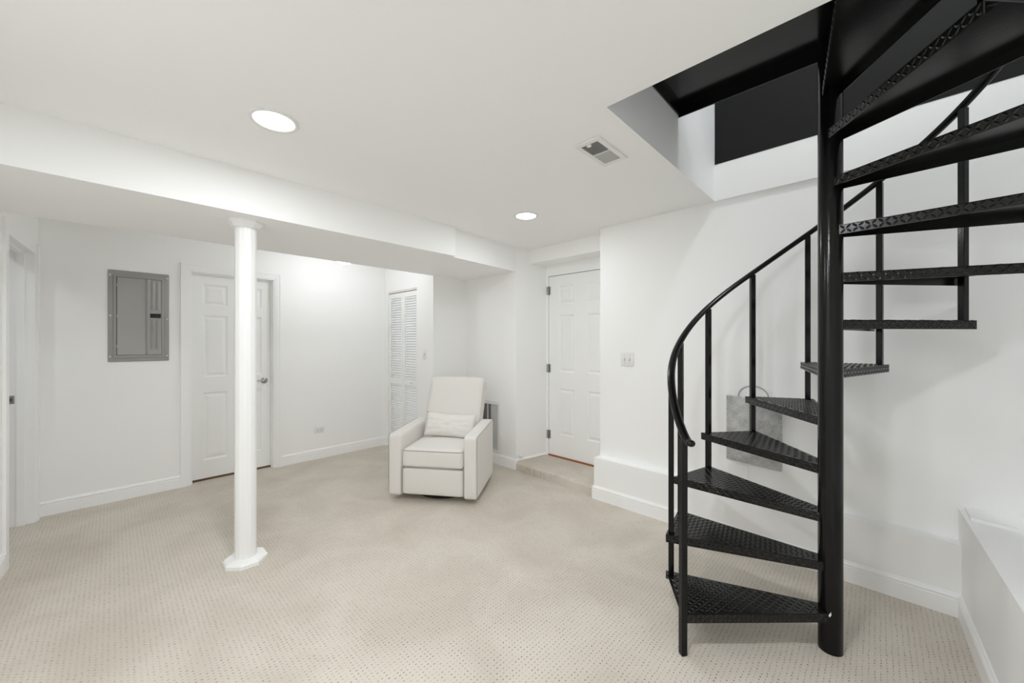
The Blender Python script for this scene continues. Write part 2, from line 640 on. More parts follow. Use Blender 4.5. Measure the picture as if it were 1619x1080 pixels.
# casing, mitred colonial profile
bm = bmesh.new()
CW = 0.062
for a, b, dp in ((0.0, 0.018, 0.009), (0.018, 0.044, 0.013), (0.044, CW, 0.018)):
    add_box(bm, -b, -a, -dp, 0, 0, DZ + b)
    add_box(bm, W1 + a, W1 + b, -dp, 0, 0, DZ + b)
    add_box(bm, -a, W1 + a, -dp, 0, DZ + a, DZ + b)
link_mesh("casing", bm, TRIM, d1)
dw, dh = W1 - 0.034, DZ - 0.018 - 0.022
sx = 0.09; pw = (dw - 0.09 * 2 - 0.095) / 2
px0, px1 = sx, sx + pw
qx0, qx1 = dw - sx - pw, dw - sx
pans = []
for z0, z1 in ((0.175, 0.84), (0.99, 1.60), (1.695, 1.905)):
    pans += [(px0, px1, z0, z1), (qx0, qx1, z0, z1)]
slab = link_mesh("door_slab", panel_door(dw, dh, 0.035, pans, lambda u, v, d: Vector((0.017 + u, 0.062 - d, 0.022 + v))), DOORM, d1)
link_mesh("floor_gap", box(0.014, W1 - 0.014, 0.066, 0.09, 0.0, 0.021), GAP, d1)
hd = bmesh.new()
hx, hz = 0.625, 0.945
Rm = Matrix.Rotation(math.radians(90), 4, 'X')
add_lathe(hd, [(0.031, 0.0), (0.031, 0.004), (0.026, 0.011), (0.014, 0.014), (0.011, 0.016), (0.011, 0.045), (0.013, 0.052), (0.009, 0.057)], 28, (hx, 0.062, hz), Rm)
add_tube(hd, [(hx, 0.012, hz), (hx - 0.02, 0.010, hz), (hx - 0.045, 0.010, hz + 0.004), (hx - 0.07, 0.012, hz + 0.004), (hx - 0.095, 0.016, hz - 0.003), (hx - 0.112, 0.02, hz - 0.014)], [0.0085, 0.008, 0.0065, 0.006, 0.0055, 0.004], 10)
h = link_mesh("lever_handle", hd, NICKEL, d1, smooth=True)
h['label'] = "brushed nickel lever handle"

# closet wall with the louvered bifold door (faces the room towards -X)
XC = 2.485
CY0, CY1, CZ = 3.935, 4.625, 2.005
bm = bmesh.new()
add_box(bm, XC, XC + 0.10, 3.60, CY0, 0, 2.4)
add_box(bm, XC, XC + 0.10, CY1, YB + 0.02, 0, 2.4)
add_box(bm, XC, XC + 0.10, CY0, CY1, CZ, 2.4)
add_box(bm, XC + 0.10, 3.05, 3.60, 3.70, 0, 2.4)
add_box(bm, XC + 0.55, XC + 0.57, 3.70, YB + 0.02, 0, 2.4)
o = link_mesh("wall_closet", bm, WALL)
tag(o, "white closet wall holding the louvered door and the single switch", "wall", kind=S)

d3 = empty("door_3", (XC, CY0, 0))
tag(d3, "white louvered bifold closet door behind the armchair", "door", kind=S)
CWD = CY1 - CY0
trk = link_mesh("top_track", box(0.006, 0.05, 0.0, CWD, CZ - 0.017, CZ - 0.004), TRIM, d3)
link_mesh("pine_header", box(0.018, 0.05, 0.012, CWD, CZ - 0.030, CZ - 0.018), PINE, d3)['label'] = "raw orange wood strip"
LZ0, LZ1 = 0.02, CZ - 0.027
lw = (CWD - 0.012) / 2
for k in range(2):
    y0 = 0.004 + k * (lw + 0.003)
    y1 = y0 + lw
    st = 0.036
    bm = bmesh.new()
    add_box(bm, 0.016, 0.044, y0, y0 + st, LZ0, LZ1)
    add_box(bm, 0.016, 0.044, y1 - st, y1, LZ0, LZ1)
    rails = ((LZ0, LZ0 + 0.13), (0.82, 0.90), (LZ1 - 0.06, LZ1))
    for a, b in rails:
        add_box(bm, 0.017, 0.043, y0 + st, y1 - st, a, b)
    leaf = link_mesh("door_leaf", bm, DOORM, d3)
    bm = bmesh.new()
    for a, b in ((LZ0 + 0.13, 0.82), (0.90, LZ1 - 0.06)):
        n = int(round((b - a) / 0.0310))
        for i in range(n):
            z = a + (i + 0.5) * (b - a) / n
            vv = add_box(bm, -0.0120, 0.0120, y0 + st - 0.001, y1 - st + 0.001, -0.0032, 0.0032)
            M = Matrix.Translation((0.030, 0, z)) @ Matrix.Rotation(math.radians(-60), 4, 'Y')
            for v in vv:
                v.co = M @ v.co
    link_mesh("louver_slats", bm, DOORM, leaf)
    if k == 0:
        bm = bmesh.new()
        Ry = Matrix.Rotation(math.radians(-90), 4, 'Y')
        add_lathe(bm, [(0.007, 0), (0.006, 0.012), (0.012, 0.018), (0.015, 0.025), (0.012, 0.033), (0.004, 0.036)], 18, (0.016, y0 + lw * 0.42, 0.86), Ry)
        link_mesh("knob", bm, DOORM, leaf, smooth=True)

# recess wall right of the closet and the slanted return to the entry door
bm = bmesh.new()
add_prism(bm, [(2.957, 2.766), (3.375, 2.69), (3.46, 2.69), (3.46, 3.62), (2.962, 3.62)], 0, 2.4)
o = link_mesh("wall_recess", bm, WALL)
tag(o, "white wall with the return air grille, turning in to the entry door", "wall", kind=S)

# header over the entry
bm = bmesh.new()
add_box(bm, 3.14, 3.46, 1.70, 2.75, 2.213, 2.4)
o = link_mesh("wall_header", bm, WALL)
tag(o, "white dropped header above the entry door", "wall", kind=S)

# entry door (faces -X), hinges on its far side
XE = 3.385
d2 = empty("door_2", (XE, 2.655, 0.088))
tag(d2, "white six-panel entry door with three nickel hinges at the carpeted step", "door", kind=S)
bm = bmesh.new()
add_box(bm, -0.012, 0.05, 0.008, 0.036, 0, 2.006)
add_box(bm, -0.012, 0.05, -0.90, -0.868, 0, 2.006)
add_box(bm, -0.012, 0.05, -0.90, 0.036, 2.006, 2.127)
link_mesh("frame", bm, TRIM, d2)
w2, h2 = 0.856, 1.985
pans = []
a0, a1, b0, b1 = 0.142, 0.342, 0.50, 0.70
for z0, z1 in ((0.235, 0.745), (0.925, 1.55), (1.665, 1.87)):
    pans += [(a0, a1, z0, z1), (b0, b1, z0, z1)]
link_mesh("door_slab", panel_door(w2, h2, 0.04, pans, lambda u, v, d: Vector((-d, 0.004 - u, 0.016 + v))), DOORM, d2)
link_mesh("top_gap", box(0.003, 0.04, -0.862, 0.01, 2.0005, 2.007), SLOT, d2)
th = link_mesh("threshold", box(-0.012, 0.05, -0.866, 0.008, -0.002, 0.013), WOOD, d2)
th['label'] = "orange stained wood threshold"
for z in (0.19, 0.93, 1.80):
    bm = bmesh.new()
    add_lathe(bm, [(0.007, 0), (0.007, 0.092)], 12, (-0.012, 0.006, z))
    add_box(bm, -0.0135, -0.010, 0.006, 0.028, z, z + 0.092)
    add_box(bm, -0.003, 0.0005, -0.02, 0.006, z, z + 0.092)
    link_mesh("hinge", bm, NICKEL, d2)['label'] = "nickel hinge"

# right wall, thicker below a knee-high ledge
bm = bmesh.new()
add_box(bm, XR, 3.46, -0.95, 1.765, 0, CEIL + 0.01)
o = link_mesh("wall_right", bm, WALL)
tag(o, "long white wall behind the black spiral stair", "wall", kind=S)
bm = box(2.89, XR + 0.03, -0.33, 1.775, 0, 0.355)
o = link_mesh("wall_ledge", bm, WALL)
tag(o, "knee-high white ledge along the foot of the wall behind the stair", "ledge", kind=S)
# upper part of the right wall in the stairwell: white fascia, black above
bm = box(2.957, 3.46, -0.95, 0.88, CEIL, 2.62)
o = link_mesh("wall_fascia", bm, WALL)
tag(o, "white band of wall above the ledge line inside the stairwell", "wall", kind=S)
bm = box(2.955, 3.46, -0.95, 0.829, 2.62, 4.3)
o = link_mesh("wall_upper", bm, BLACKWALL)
tag(o, "matt black wall of the stairwell above the white band", "wall", kind=S)

# low bulkhead at the right and the wall above it
bm = bmesh.new()
add_prism(bm, [(XR + 0.02, -0.303), (-0.72, -0.414), (-0.72, -0.80), (XR + 0.02, -0.80)], 0, 0.517)
o = link_mesh("wall_bulkhead", bm, WALL)
tag(o, "low white boxed bulkhead along the right edge beside the stair", "wall", kind=S)
bm = bmesh.new()
add_prism(bm, [(XR + 0.01, -0.325), (2.80, -0.325), (2.72, -0.76), (XR + 0.01, -0.76)], 0.51, 0.531)
o = link_mesh("trim_2", bm, WALL)
tag(o, "raised white strip on top of the low bulkhead by the wall", "trim", kind=S)
bm = bmesh.new()
add_box(bm, -0.80, 3.46, -0.95, -0.75, 0.40, 4.3)
o = link_mesh("wall_front", bm, WALL)
tag(o, "white wall rising behind the low bulkhead", "wall", kind=S)

# stairwell sides above the ceiling
bm = bmesh.new()
add_box(bm, HX0 - 0.05, 2.957, HY1, HY1 + 0.05, CEIL, 4.3)
add_box(bm, HX0 - 0.05, HX0, -0.80, HY1, CEIL, 4.3)
o = link_mesh("wall_stairwell", bm, WALL)
tag(o, "white sides of the stairwell opening above the ceiling", "wall", kind=S)
bm = box(HX0 - 0.1, 3.2, -0.95, HY1 + 0.12, 4.3, 4.34)
o = link_mesh("ceiling_upper", bm, CEILM)
tag(o, "white ceiling of the floor above the stairwell", "ceiling", kind=S)

# baseboards (room on the left of travel)
def baseboard(name, path, label):
    o = link_mesh(name, sweep(path, BASE_PROF), TRIM)
    tag(o, label, "baseboard", kind=S)
baseboard("baseboard_back", [(DX0 - 0.062, YB), (XL, YB), ML @ Vector((XL, OY1 + 0.066, 0))], "white baseboard under the grey breaker panel")
baseboard("baseboard_closet", [(XC, CY1), (XC, YB), (DX1 + 0.062, YB)], "white baseboard between the lever door and the closet")
baseboard("baseboard_left", [ML @ Vector((XL, OY0 - 0.066, 0)), ML @ Vector((XL, -0.41, 0))], "white baseboard on the left wall nearest the doorway")
baseboard("baseboard_recess", [(3.37, 2.6909), (2.957, 2.766), (2.962, 3.60), (XC, 3.60), (XC, CY0)], "white baseboard under the return grille, turning in at the entry step")
baseboard("baseboard_right", [(-0.665, -0.4125), (2.89, -0.3056), (2.89, 1.775), (2.975, 1.775)], "white baseboard along the ledge and bulkhead behind the stair")

# ================================================================== SPIRAL STAIR
C = Vector((2.198, 0.146, 0))
RP = 0.0445
stair = empty("spiral_staircase", C)
tag(stair, "black steel spiral staircase with diamond plate treads rising through the ceiling", "staircase")

ANG = [134.0, 111.5, 88.5, 64.0, 38.0, 12.9, -14.3, -41.8, -68.2, -94.5, -120.6, -145.8, -172.0]
ZT = [0.178, 0.394, 0.602, 0.811, 1.024, 1.242, 1.459, 1.663, 1.868, 2.078, 2.288, 2.485]
RB = 0.652
RO = 0.678


def pol(r, deg, z=0.0):
    a = math.radians(deg)
    return Vector((r * math.cos(a), r * math.sin(a), z))


# pole
bm = bmesh.new()
add_lathe(bm, [(RP, 0.0), (RP, 3.65), (RP * 0.9, 3.665)], 48)
pole = link_mesh("center_pole", bm, STEEL, stair, auto=40)
# flaked paint low on the pole
bm = bmesh.new()
ch = []
for u, v in ((-4, 0), (-5, 5), (-2, 9), (0, 14), (3, 20), (5, 21), (4, 14), (6, 8), (3, 4), (1, -3), (-2, -5)):
    a = math.radians(-178) + (u * 0.9 / 1000) / RP
    ch.append(bm.verts.new((math.cos(a) * (RP + 0.0006), math.sin(a) * (RP + 0.0006), 0.168 + v * 0.9 / 1000)))
bm.faces.new(ch)
o = link_mesh("paint_chip", bm, CHIP, pole)
o['label'] = "white flaked spot on the pole"


def add_lozenge(bm, M, L, w, hgt):
    """raised lens of diamond plate, ridge along the middle"""
    base = [(-L / 2, 0), (-L * .22, -w / 2), (L * .22, -w / 2), (L / 2, 0), (L * .22, w / 2), (-L * .22, w / 2)]
    b = [bm.verts.new(M @ Vector((x, y, 0))) for x, y in base]
    t0 = bm.verts.new(M @ Vector((-L * .24, 0, hgt)))
    t1 = bm.verts.new(M @ Vector((L * .24, 0, hgt)))
    bm.faces.new((b[0], b[1], t0))
    bm.faces.new((b[1], b[2], t1, t0))
    bm.faces.new((b[2], b[3], t1))
    bm.faces.new((b[3], b[4], t1))
    bm.faces.new((b[4], b[5], t0, t1))
    bm.faces.new((b[5], b[0], t0))


def inside(p, poly, m):
    n = len(poly)
    for i in range(n):
        a, b = poly[i], poly[(i + 1) % n]
        e = (b - a)
        nrm = Vector((-e.y, e.x)).normalized()
        if (p - a).dot(nrm) < m:
            return False
    return True


LIP, TH = 0.040, 0.0045
PITCH = 0.0200


def make_tread(af, ab, z):
    """af: angle of the front (lower) edge, ab: of the back edge; wedge pan with bent lips"""
    hubf, hubb = af + 42, ab - 42
    F0, F1 = pol(RP * 0.97, hubf), pol(RO, af + 2.6)
    B0, B1 = pol(RP * 0.97, hubb), pol(RO, ab - 2.6)
    mid = (af + ab) / 2
    poly3 = [B0, B1, F1, F0]          # counter-clockwise: angles grow from back to front
    bm = bmesh.new()
    add_prism(bm, poly3, z - TH, z)
    # lips
    for P0, P1, sgn in ((F0, F1, 1), (B0, B1, -1)):
        d = (P1 - P0).normalized()
        nrm = Vector((-d.y, d.x, 0)) * sgn        # outward
        a, b = P0, P1
        ia, ib = a - nrm * TH, b - nrm * TH
        add_prism(bm, [a, b, ib, ia], z - LIP, z - 0.0005)
        # raised pattern on the lip
        Lg = (P1 - P0).length
        k = 0
        s = 0.012
        while s < Lg - 0.012:
            for row, zz in ((0, z - 0.0115), (1, z - 0.0295)):
                ang = 45 if (k + row) % 2 else -45
                M = Matrix.Translation(P0 + d * (s + row * 0.002) + Vector((0, 0, zz)))
                # local x along the edge, local y up, local z outward
                R = Matrix((d, Vector((0, 0, 1)), nrm)).transposed().to_4x4()
                add_lozenge(bm, M @ R @ Matrix.Rotation(math.radians(ang), 4, 'Z'), 0.0240, 0.0090, 0.0019)
            k += 1
            s += PITCH
    # raised pattern on the top
    poly = [Vector((p.x, p.y)) for p in poly3]
    ux = pol(1, mid)
    uy = Vector((-ux.y, ux.x, 0))
    for i in range(0, 42):
        for j in range(-14, 15):
            p = ux * (i * PITCH) + uy * (j * PITCH)
            if p.length < RP + 0.004 or not inside(Vector((p.x, p.y)), poly, 0.0075):
                continue
            ang = 45 if (i + j) % 2 else -45
            R = Matrix((ux, uy, Vector((0, 0, 1)))).transposed().to_4x4()
            M = Matrix.Translation((p.x, p.y, z)) @ R @ Matrix.Rotation(math.radians(ang), 4, 'Z')
            add_lozenge(bm, M, 0.0250, 0.0085, 0.0020)
    # underside gusset welded to the pole
    g0, g1 = pol(RP * 0.98, mid, z - TH), pol(0.16, mid, z - TH)
    return bm


for k in range(12):
    tr = link_mesh("tread", make_tread(ANG[k], ANG[k + 1], ZT[k]), STEEL_TREAD, stair)

# balusters: square bars from the back corner of one tread past the front corner of the next, up to the rail
RAILZ = [0.945, 1.178, 1.368, 1.572, 1.785, 1.997, 2.225, 2.442, 2.655, 2.868, 3.08, 3.29]


def square_bar(bm, p0, p1, s, deg):
    h = s / 2
    a = math.radians(deg)
    ca, sa = math.cos(a), math.sin(a)
    vv = []
    for p in (p0, p1):
        for x, y in ((-h, -h), (h, -h), (h, h), (-h, h)):
            vv.append(bm.verts.new((p.x + x * ca - y * sa, p.y + x * sa + y * ca, p.z)))
    for f in ((3, 2, 1, 0), (4, 5, 6, 7), (0, 1, 5, 4), (1, 2, 6, 5), (2, 3, 7, 6), (3, 0, 4, 7)):
        bm.faces.new([vv[i] for i in f])
    bmesh.ops.bevel(bm, geom=bm.edges[:], offset=0.002, segments=1, affect='EDGES')


for k in range(0, 12):
    bm = bmesh.new()
    top = RAILZ[k] - 0.012
    if k == 0:
        square_bar(bm, pol(0.668, 136.2, 0.0), pol(0.655, 134.2, top), 0.027, 135 + 8)
        link_mesh("newel_post", bm, STEEL, stair)
        continue
    z0 = ZT[k - 1] - 0.012
    square_bar(bm, pol(RB, ANG[k], z0), pol(RB, ANG[k], top), 0.026, ANG[k])
    b = link_mesh("baluster", bm, STEEL, stair)
    if k == 1:
        bm = bmesh.new()
        M = Matrix.Rotation(math.radians(ANG[1]), 4, 'Z') @ Matrix.Translation((RB + 0.013, 0, ZT[0] - 0.004)) @ Matrix.Rotation(math.radians(90), 4, 'Y')
        add_lathe(bm, [(0.012, 0), (0.012, 0.008), (0.009, 0.012)], 12, matrix=M)
        link_mesh("bolt", bm, STEEL, b)

# handrail: smooth helix through the bar tops, ends in a rounded tip past the newel
bm = bmesh.new()
pts = []
aa = [139.5, 134.0] + ANG[1:12] + [-173.0]
zz = [0.928, 0.955] + RAILZ[1:12] + [3.5]


def interp(t):
    i = min(int(t), len(aa) - 2)
    f = t - i
    p = [max(0, i - 1), i, i + 1, min(len(aa) - 1, i + 2)]

    def cr(v):
        v0, v1, v2, v3 = (v[q] for q in p)
        return 0.5 * ((2 * v1) + (-v0 + v2) * f + (2 * v0 - 5 * v1 + 4 * v2 - v3) * f * f + (-v0 + 3 * v1 - 3 * v2 + v3) * f ** 3)
    return cr(aa), cr(zz)


N = (len(aa) - 1) * 10
for q in range(N + 1):
    a, z = interp(q * (len(aa) - 1) / N)
    pts.append(pol(RB, a, z))
d0 = (pts[0] - pts[1]).normalized()
rad = [0.0185] * len(pts)
pts = [pts[0] + d0 * 0.012, pts[0] + d0 * 0.009, pts[0] + d0 * 0.004] + pts
rad = [0.006, 0.013, 0.017] + rad
add_tube(bm, pts, rad, 14, flat=0.8)
link_mesh("handrail", bm, STEEL, stair, auto=50)

# landing: plate on angle-iron edges in the quarter between the pole and the ceiling opening
land = None
bm = bmesh.new()
lx0, lx1, ly0, ly1 = HX0 + 0.004 - C.x, 2.264 - C.x, 0.105 - C.y, 0.826 - C.y
LZ = 2.722
add_box(bm, lx0, lx1, ly0, ly1, LZ - 0.006, LZ)
land = link_mesh("landing_plate", bm, STEEL, stair)
bm = bmesh.new()
add_box(bm, lx1 - 0.008, lx1, 0.044, ly1, LZ - 0.062, LZ - 0.006)
add_box(bm, lx1 - 0.045, lx1 - 0.008, 0.05, ly1, LZ - 0.014, LZ - 0.006)
add_box(bm, lx0, lx1 - 0.008, ly1 - 0.008, ly1, LZ - 0.05, LZ - 0.006)
add_box(bm, lx0, lx0 + 0.008, ly0, ly1 - 0.008, LZ - 0.05, LZ - 0.006)
add_box(bm, lx0 + 0.008, -0.03, ly0, ly0 + 0.008, LZ - 0.05, LZ - 0.006)
link_mesh("angle_iron", bm, STEEL, land)

# ================================================================== ROUND SUPPORT POST
post = empty("support_post", (0.568, 2.835, 0))
tag(post, "round white fluted support post standing on the carpet under the beam", "post")
bm = bmesh.new()
segs = 72
prof = []
for zc in (0.0, 2.107):
    ring = []
    for i in range(segs):
        a = 2 * math.pi * i / segs
        g = (i % 6)
        r = 0.0575 - (0.0022 if g in (0,) else 0.0008 if g in (1, 5) else 0)
        ring.append(bm.verts.new((r * math.cos(a), r * math.sin(a), zc)))
    prof.append(ring)
for i in range(segs):
    j = (i + 1) % segs
    bm.faces.new((prof[0][i], prof[0][j], prof[1][j], prof[1][i]))
link_mesh("shaft", bm, TRIM, post, auto=60)


def octa(bm, levels, rot=22.5):
    rings = []
    for r, z in levels:
        rings.append([bm.verts.new((r * math.cos(math.radians(rot + 45 * i)), r * math.sin(math.radians(rot + 45 * i)), z)) for i in range(8)])
    for a, b in zip(rings, rings[1:]):
        for i in range(8):
            j = (i + 1) % 8
            bm.faces.new((a[i], a[j], b[j], b[i]))
    bm.faces.new(rings[0][::-1])
    bm.faces.new(rings[-1])


bm = bmesh.new()
octa(bm, [(0.118, 0.0), (0.118, 0.020), (0.108, 0.030), (0.072, 0.034)])
link_mesh("base", bm, TRIM, post)
bm = bmesh.new()
octa(bm, [(0.066, 2.066), (0.074, 2.068), (0.076, 2.078), (0.082, 2.082), (0.094, 2.094), (0.096, 2.107)])
link_mesh("capital", bm, TRIM, post)

# ================================================================== ARMCHAIR
ch = empty("recliner_armchair", (1.845 + 0.82 * 0.36, 2.695 + 0.57 * 0.36, 0), math.radians(-55.2))
tag(ch, "oatmeal upholstered swivel recliner armchair with square arms", "armchair")
Y0 = -0.36           # front plane in chair space


def soft(name, cx, cy, cz, sx, sy, sz, r, parent, crown=(0, 0, 0), n=10, mat=FABRIC, M=None, post=None):
    bm = rounded_block(sx, sy, sz, r, n, crown)
    T = Matrix.Translation((cx, cy, cz))
    if M is not None:
        T = T @ M
    if post:
        for v in bm.verts:
            v.co = post(v.co)
    xf(bm, T)
    return link_mesh(name, bm, mat, parent, smooth=True)


swb = bmesh.new()
add_lathe(swb, [(0.25, 0.0), (0.25, 0.015), (0.22, 0.022), (0.10, 0.026), (0.09, 0.075)], 40, (0, 0.0, 0))
b = link_mesh("swivel_base", swb, DARKBASE, ch, auto=40)
b['label'] = "dark round swivel base"
bm = box(-0.272, 0.272, Y0 + 0.05, Y0 + 0.66, 0.07, 0.30, 0.01)
link_mesh("seat_box", bm, FABRIC, ch)


def arm_slope(p):
    q = p.copy()
    if q.z > 0.1:
        q.z += 0.02 * (q.y / 0.66) * min(1, (q.z - 0.1) / 0.15)
    return q


for sgn in (-1, 1):
    x = sgn * 0.331
    a = soft("arm", x, Y0 + 0.335, 0.318, 0.118, 0.67, 0.535, 0.022, ch, n=12, post=arm_slope)
    # seams along the outer edge of the arm
    bm = bmesh.new()
    xo = x + sgn * 0.0575
    add_tube(bm, [(xo, Y0 + 0.008, 0.07), (xo, Y0 + 0.006, 0.545), (xo, Y0 + 0.025, 0.568), (xo, Y0 + 0.33, 0.580), (xo, Y0 + 0.64, 0.592)], 0.0026, 6)
    link_mesh("piping", bm, PIPING, a)
    bm = bmesh.new()
    xi = x - sgn * 0.0575
    add_tube(bm, [(xi, Y0 + 0.006, 0.07), (xi, Y0 + 0.005, 0.30)], 0.003, 6)
    link_mesh("piping", bm, PIPING, a)

soft("footrest", 0, Y0 + 0.045, 0.176, 0.536, 0.075, 0.225, 0.02, ch, crown=(0, 0.008, 0))
seat = soft("seat_cushion", 0, Y0 + 0.275, 0.372, 0.538, 0.56, 0.155, 0.03, ch, crown=(0, 0.004, 0.022))
for z in (0.438, 0.306):
    bm = bmesh.new()
    hw = 0.262
    add_tube(bm, [(-hw, Y0 + 0.05, z), (-hw, Y0 + 0.012, z), (-hw + 0.015, Y0 - 0.001, z + 0.001), (-0.1, Y0 - 0.005, z + 0.003), (0.1, Y0 - 0.005, z + 0.003), (hw - 0.015, Y0 - 0.001, z + 0.001), (hw, Y0 + 0.012, z), (hw, Y0 + 0.05, z)], 0.0032, 6)
    link_mesh("piping", bm, PIPING, seat)

# back: leans, a little wider at the top, padded front
lean = math.atan2(0.30, 0.62)
Mb = Matrix.Rotation(-lean, 4, 'X')


def back_shape(p):
    q = p.copy()
    q.x *= 1.0 + 0.015 * (q.z / 0.33)
    return q


bk = soft("backrest", 0, Y0 + 0.665, 0.665, 0.56, 0.17, 0.68, 0.045, ch, crown=(0, 0.018, 0.012), n=12, M=Mb, post=back_shape)
for s in (-1, 1):
    bm = bmesh.new()
    line = []
    for t in range(0, 13):
        zz = -0.30 + t * 0.048
        line.append(Mb @ Vector((s * 0.275 * (1 + 0.015 * zz / 0.33), -0.058, zz)) + Vector((0, Y0 + 0.665, 0.665)))
    add_tube(bm, line, 0.0028, 6)
    link_mesh("piping", bm, PIPING, bk)
soft("outside_back", 0, Y0 + 0.66, 0.33, 0.545, 0.09, 0.50, 0.03, ch)

# lumbar pillow, resting on the seat against the back
pl_root = None
bm = bmesh.new()
NX, NZ = 36, 20
W, Hh, Dp = 0.49, 0.225, 0.058
front, back = [], []
for j in range(NZ + 1):
    fr, br = [], []
    for i in range(NX + 1):
        u, v = -1 + 2 * i / NX, -1 + 2 * j / NZ
        puff = ((1 - abs(u) ** 3.2) * (1 - abs(v) ** 2.6)) ** 0.55
        x = u * W / 2 * (1 - 0.035 * (1 - v * v))
        z = v * Hh / 2 * (1 - 0.09 * (1 - u * u) * (1 if v > 0 else 0.35))
        wr = 0.010 * noise.noise(Vector((u * 2.4 + v * 1.1, v * 4.2 - u, 1.7))) + 0.005 * noise.noise(Vector((u * 7, v * 5 + u * 3, 4.0)))
        fr.append(bm.verts.new((x, -Dp * puff + wr * puff, z + 0.006 * noise.noise(Vector((u * 3, 0.3, v))))))
        if i in (0, NX) or j in (0, NZ):
            br.append(fr[-1])
        else:
            br.append(bm.verts.new((x, Dp * puff * 0.8, z)))
    front.append(fr)
    back.append(br)
for j in range(NZ):
    for i in range(NX):
        bm.faces.new((front[j][i], front[j][i + 1], front[j + 1][i + 1], front[j + 1][i]))
        f = (back[j][i], back[j + 1][i], back[j + 1][i + 1], back[j][i + 1])
        try:
            bm.faces.new(f)
        except ValueError:
            pass
Mch = Matrix.Translation(ch.location) @ Matrix.Rotation(math.radians(-55.2), 4, 'Z')
Mp = Mch @ Matrix.Translation((0.022, Y0 + 0.42, 0.573)) @ Matrix.Rotation(-math.radians(22), 4, 'X') @ Matrix.Rotation(math.radians(2), 4, 'Y')
pil = link_mesh("throw_pillow", bm, PILLOWM, smooth=True)
pil.matrix_world = Mp
tag(pil, "small oblong oatmeal lumbar pillow lying on the armchair seat", "pillow")

# ================================================================== BREAKER PANEL
bp = empty("breaker_panel", (-0.033, YB, 1.19))
tag(bp, "grey metal breaker panel with hinged door on the white wall", "electrical panel")
PW, PH = 0.385, 0.785
cov = link_mesh("cover_plate", box(0, PW, -0.010, 0.0, 0, PH, 0.006, 2), GREYMETAL, bp, auto=40)
bm = bmesh.new()
fx0, fx1, fz0, fz1 = 0.030, PW - 0.030, 0.032, PH - 0.036
bmt = box(fx0, fx1, -0.017, -0.009, fz0, fz1, 0.005, 2)
link_mesh("raised_rim", bmt, GREYMETAL, cov, auto=40)
# door with pressed ribs on its right side
bm = bmesh.new()
dx0, dx1, dz0, dz1 = 0.054, PW - 0.052, 0.058, PH - 0.060


def rib(x, z):
    w = dx1 - dx0
    u = (x - dx0) / w
    d = 0.0
    gap = 0.45 < (z - dz0) / (dz1 - dz0) < 0.585
    if u > 0.60:
        for c, hw, dep, cut in ((0.68, 0.050, 0.010, False), (0.80, 0.045, 0.008, True), (0.915, 0.045, 0.008, True)):
            t = abs(u - c) / hw
            if t < 1 and not (cut and gap):
                f = 1.0
                if cut:
                    zz = (z - dz0) / (dz1 - dz0)
                    f = min(1, max(0, (zz - 0.06) / 0.03)) * min(1, max(0, (0.98 - zz) / 0.02))
                    f *= min(1, abs(zz - 0.5175) / 0.09)
                d += dep * (1 - t * t) * f
    return d


nu, nv = 66, 60
G = [[bm.verts.new((dx0 + (dx1 - dx0) * i / nu, -0.0215 - rib(dx0 + (dx1 - dx0) * i / nu, dz0 + (dz1 - dz0) * j / nv), dz0 + (dz1 - dz0) * j / nv)) for i in range(nu + 1)] for j in range(nv + 1)]
for j in range(nv):
    for i in range(nu):
        bm.faces.new((G[j][i], G[j][i + 1], G[j + 1][i + 1], G[j + 1][i]))
rim = [G[0][i] for i in range(nu + 1)] + [G[j][nu] for j in range(1, nv + 1)] + [G[nv][i] for i in range(nu - 1, -1, -1)] + [G[j][0] for j in range(nv - 1, 0, -1)]
low = [bm.verts.new((v.co.x, -0.015, v.co.z)) for v in rim]
for i in range(len(rim)):
    j = (i + 1) % len(rim)
    bm.faces.new((rim[i], rim[j], low[j], low[i]))
dr = link_mesh("panel_door", bm, GREYMETAL, bp, auto=50)
bm = bmesh.new()
for z0, z1 in ((dz0 - 0.004, dz0), (dz1, dz1 + 0.004)):
    add_box(bm, dx0, dx1, -0.0176, -0.0165, z0, z1)
for x0, x1 in ((dx0 - 0.005, dx0), (dx1, dx1 + 0.003)):
    add_box(bm, x0, x1, -0.0176, -0.0165, dz0 - 0.004, dz1 + 0.004)
link_mesh("door_gap", bm, SLOT, dr)
la = link_mesh("latch", box(dx1 - 0.074, dx1 - 0.004, -0.028, -0.018, 0.385, 0.423, 0.002), BLACKPL, dr)
la['label'] = "black plastic latch"
link_mesh("slide_button", box(dx1 - 0.058, dx1 - 0.030, -0.0295, -0.027, 0.391, 0.417, 0.001), BLACKPL, la)
for z in (dz0 + 0.075, dz0 + (dz1 - dz0) * 0.5, dz1 - 0.065):
    bm = bmesh.new()
    add_lathe(bm, [(0.005, 0), (0.005, 0.026)], 10, (dx0 - 0.002, -0.021, z - 0.013))
    link_mesh("hinge_knuckle", bm, GREYMETAL, dr, auto=40)
for sx_, zs in ((0.012, (0.045, 0.395, PH - 0.045)), (PW - 0.013, (0.045, 0.378, PH - 0.035))):
    for z in zs:
        bm = bmesh.new()
        add_lathe(bm, [(0.0075, 0), (0.006, 0.003), (0.002, 0.0045)], 12, (sx_, -0.0095, z), Matrix.Rotation(math.radians(90), 4, 'X'))
        link_mesh("screw", bm, SCREWM, cov)['label'] = "bright screw head"

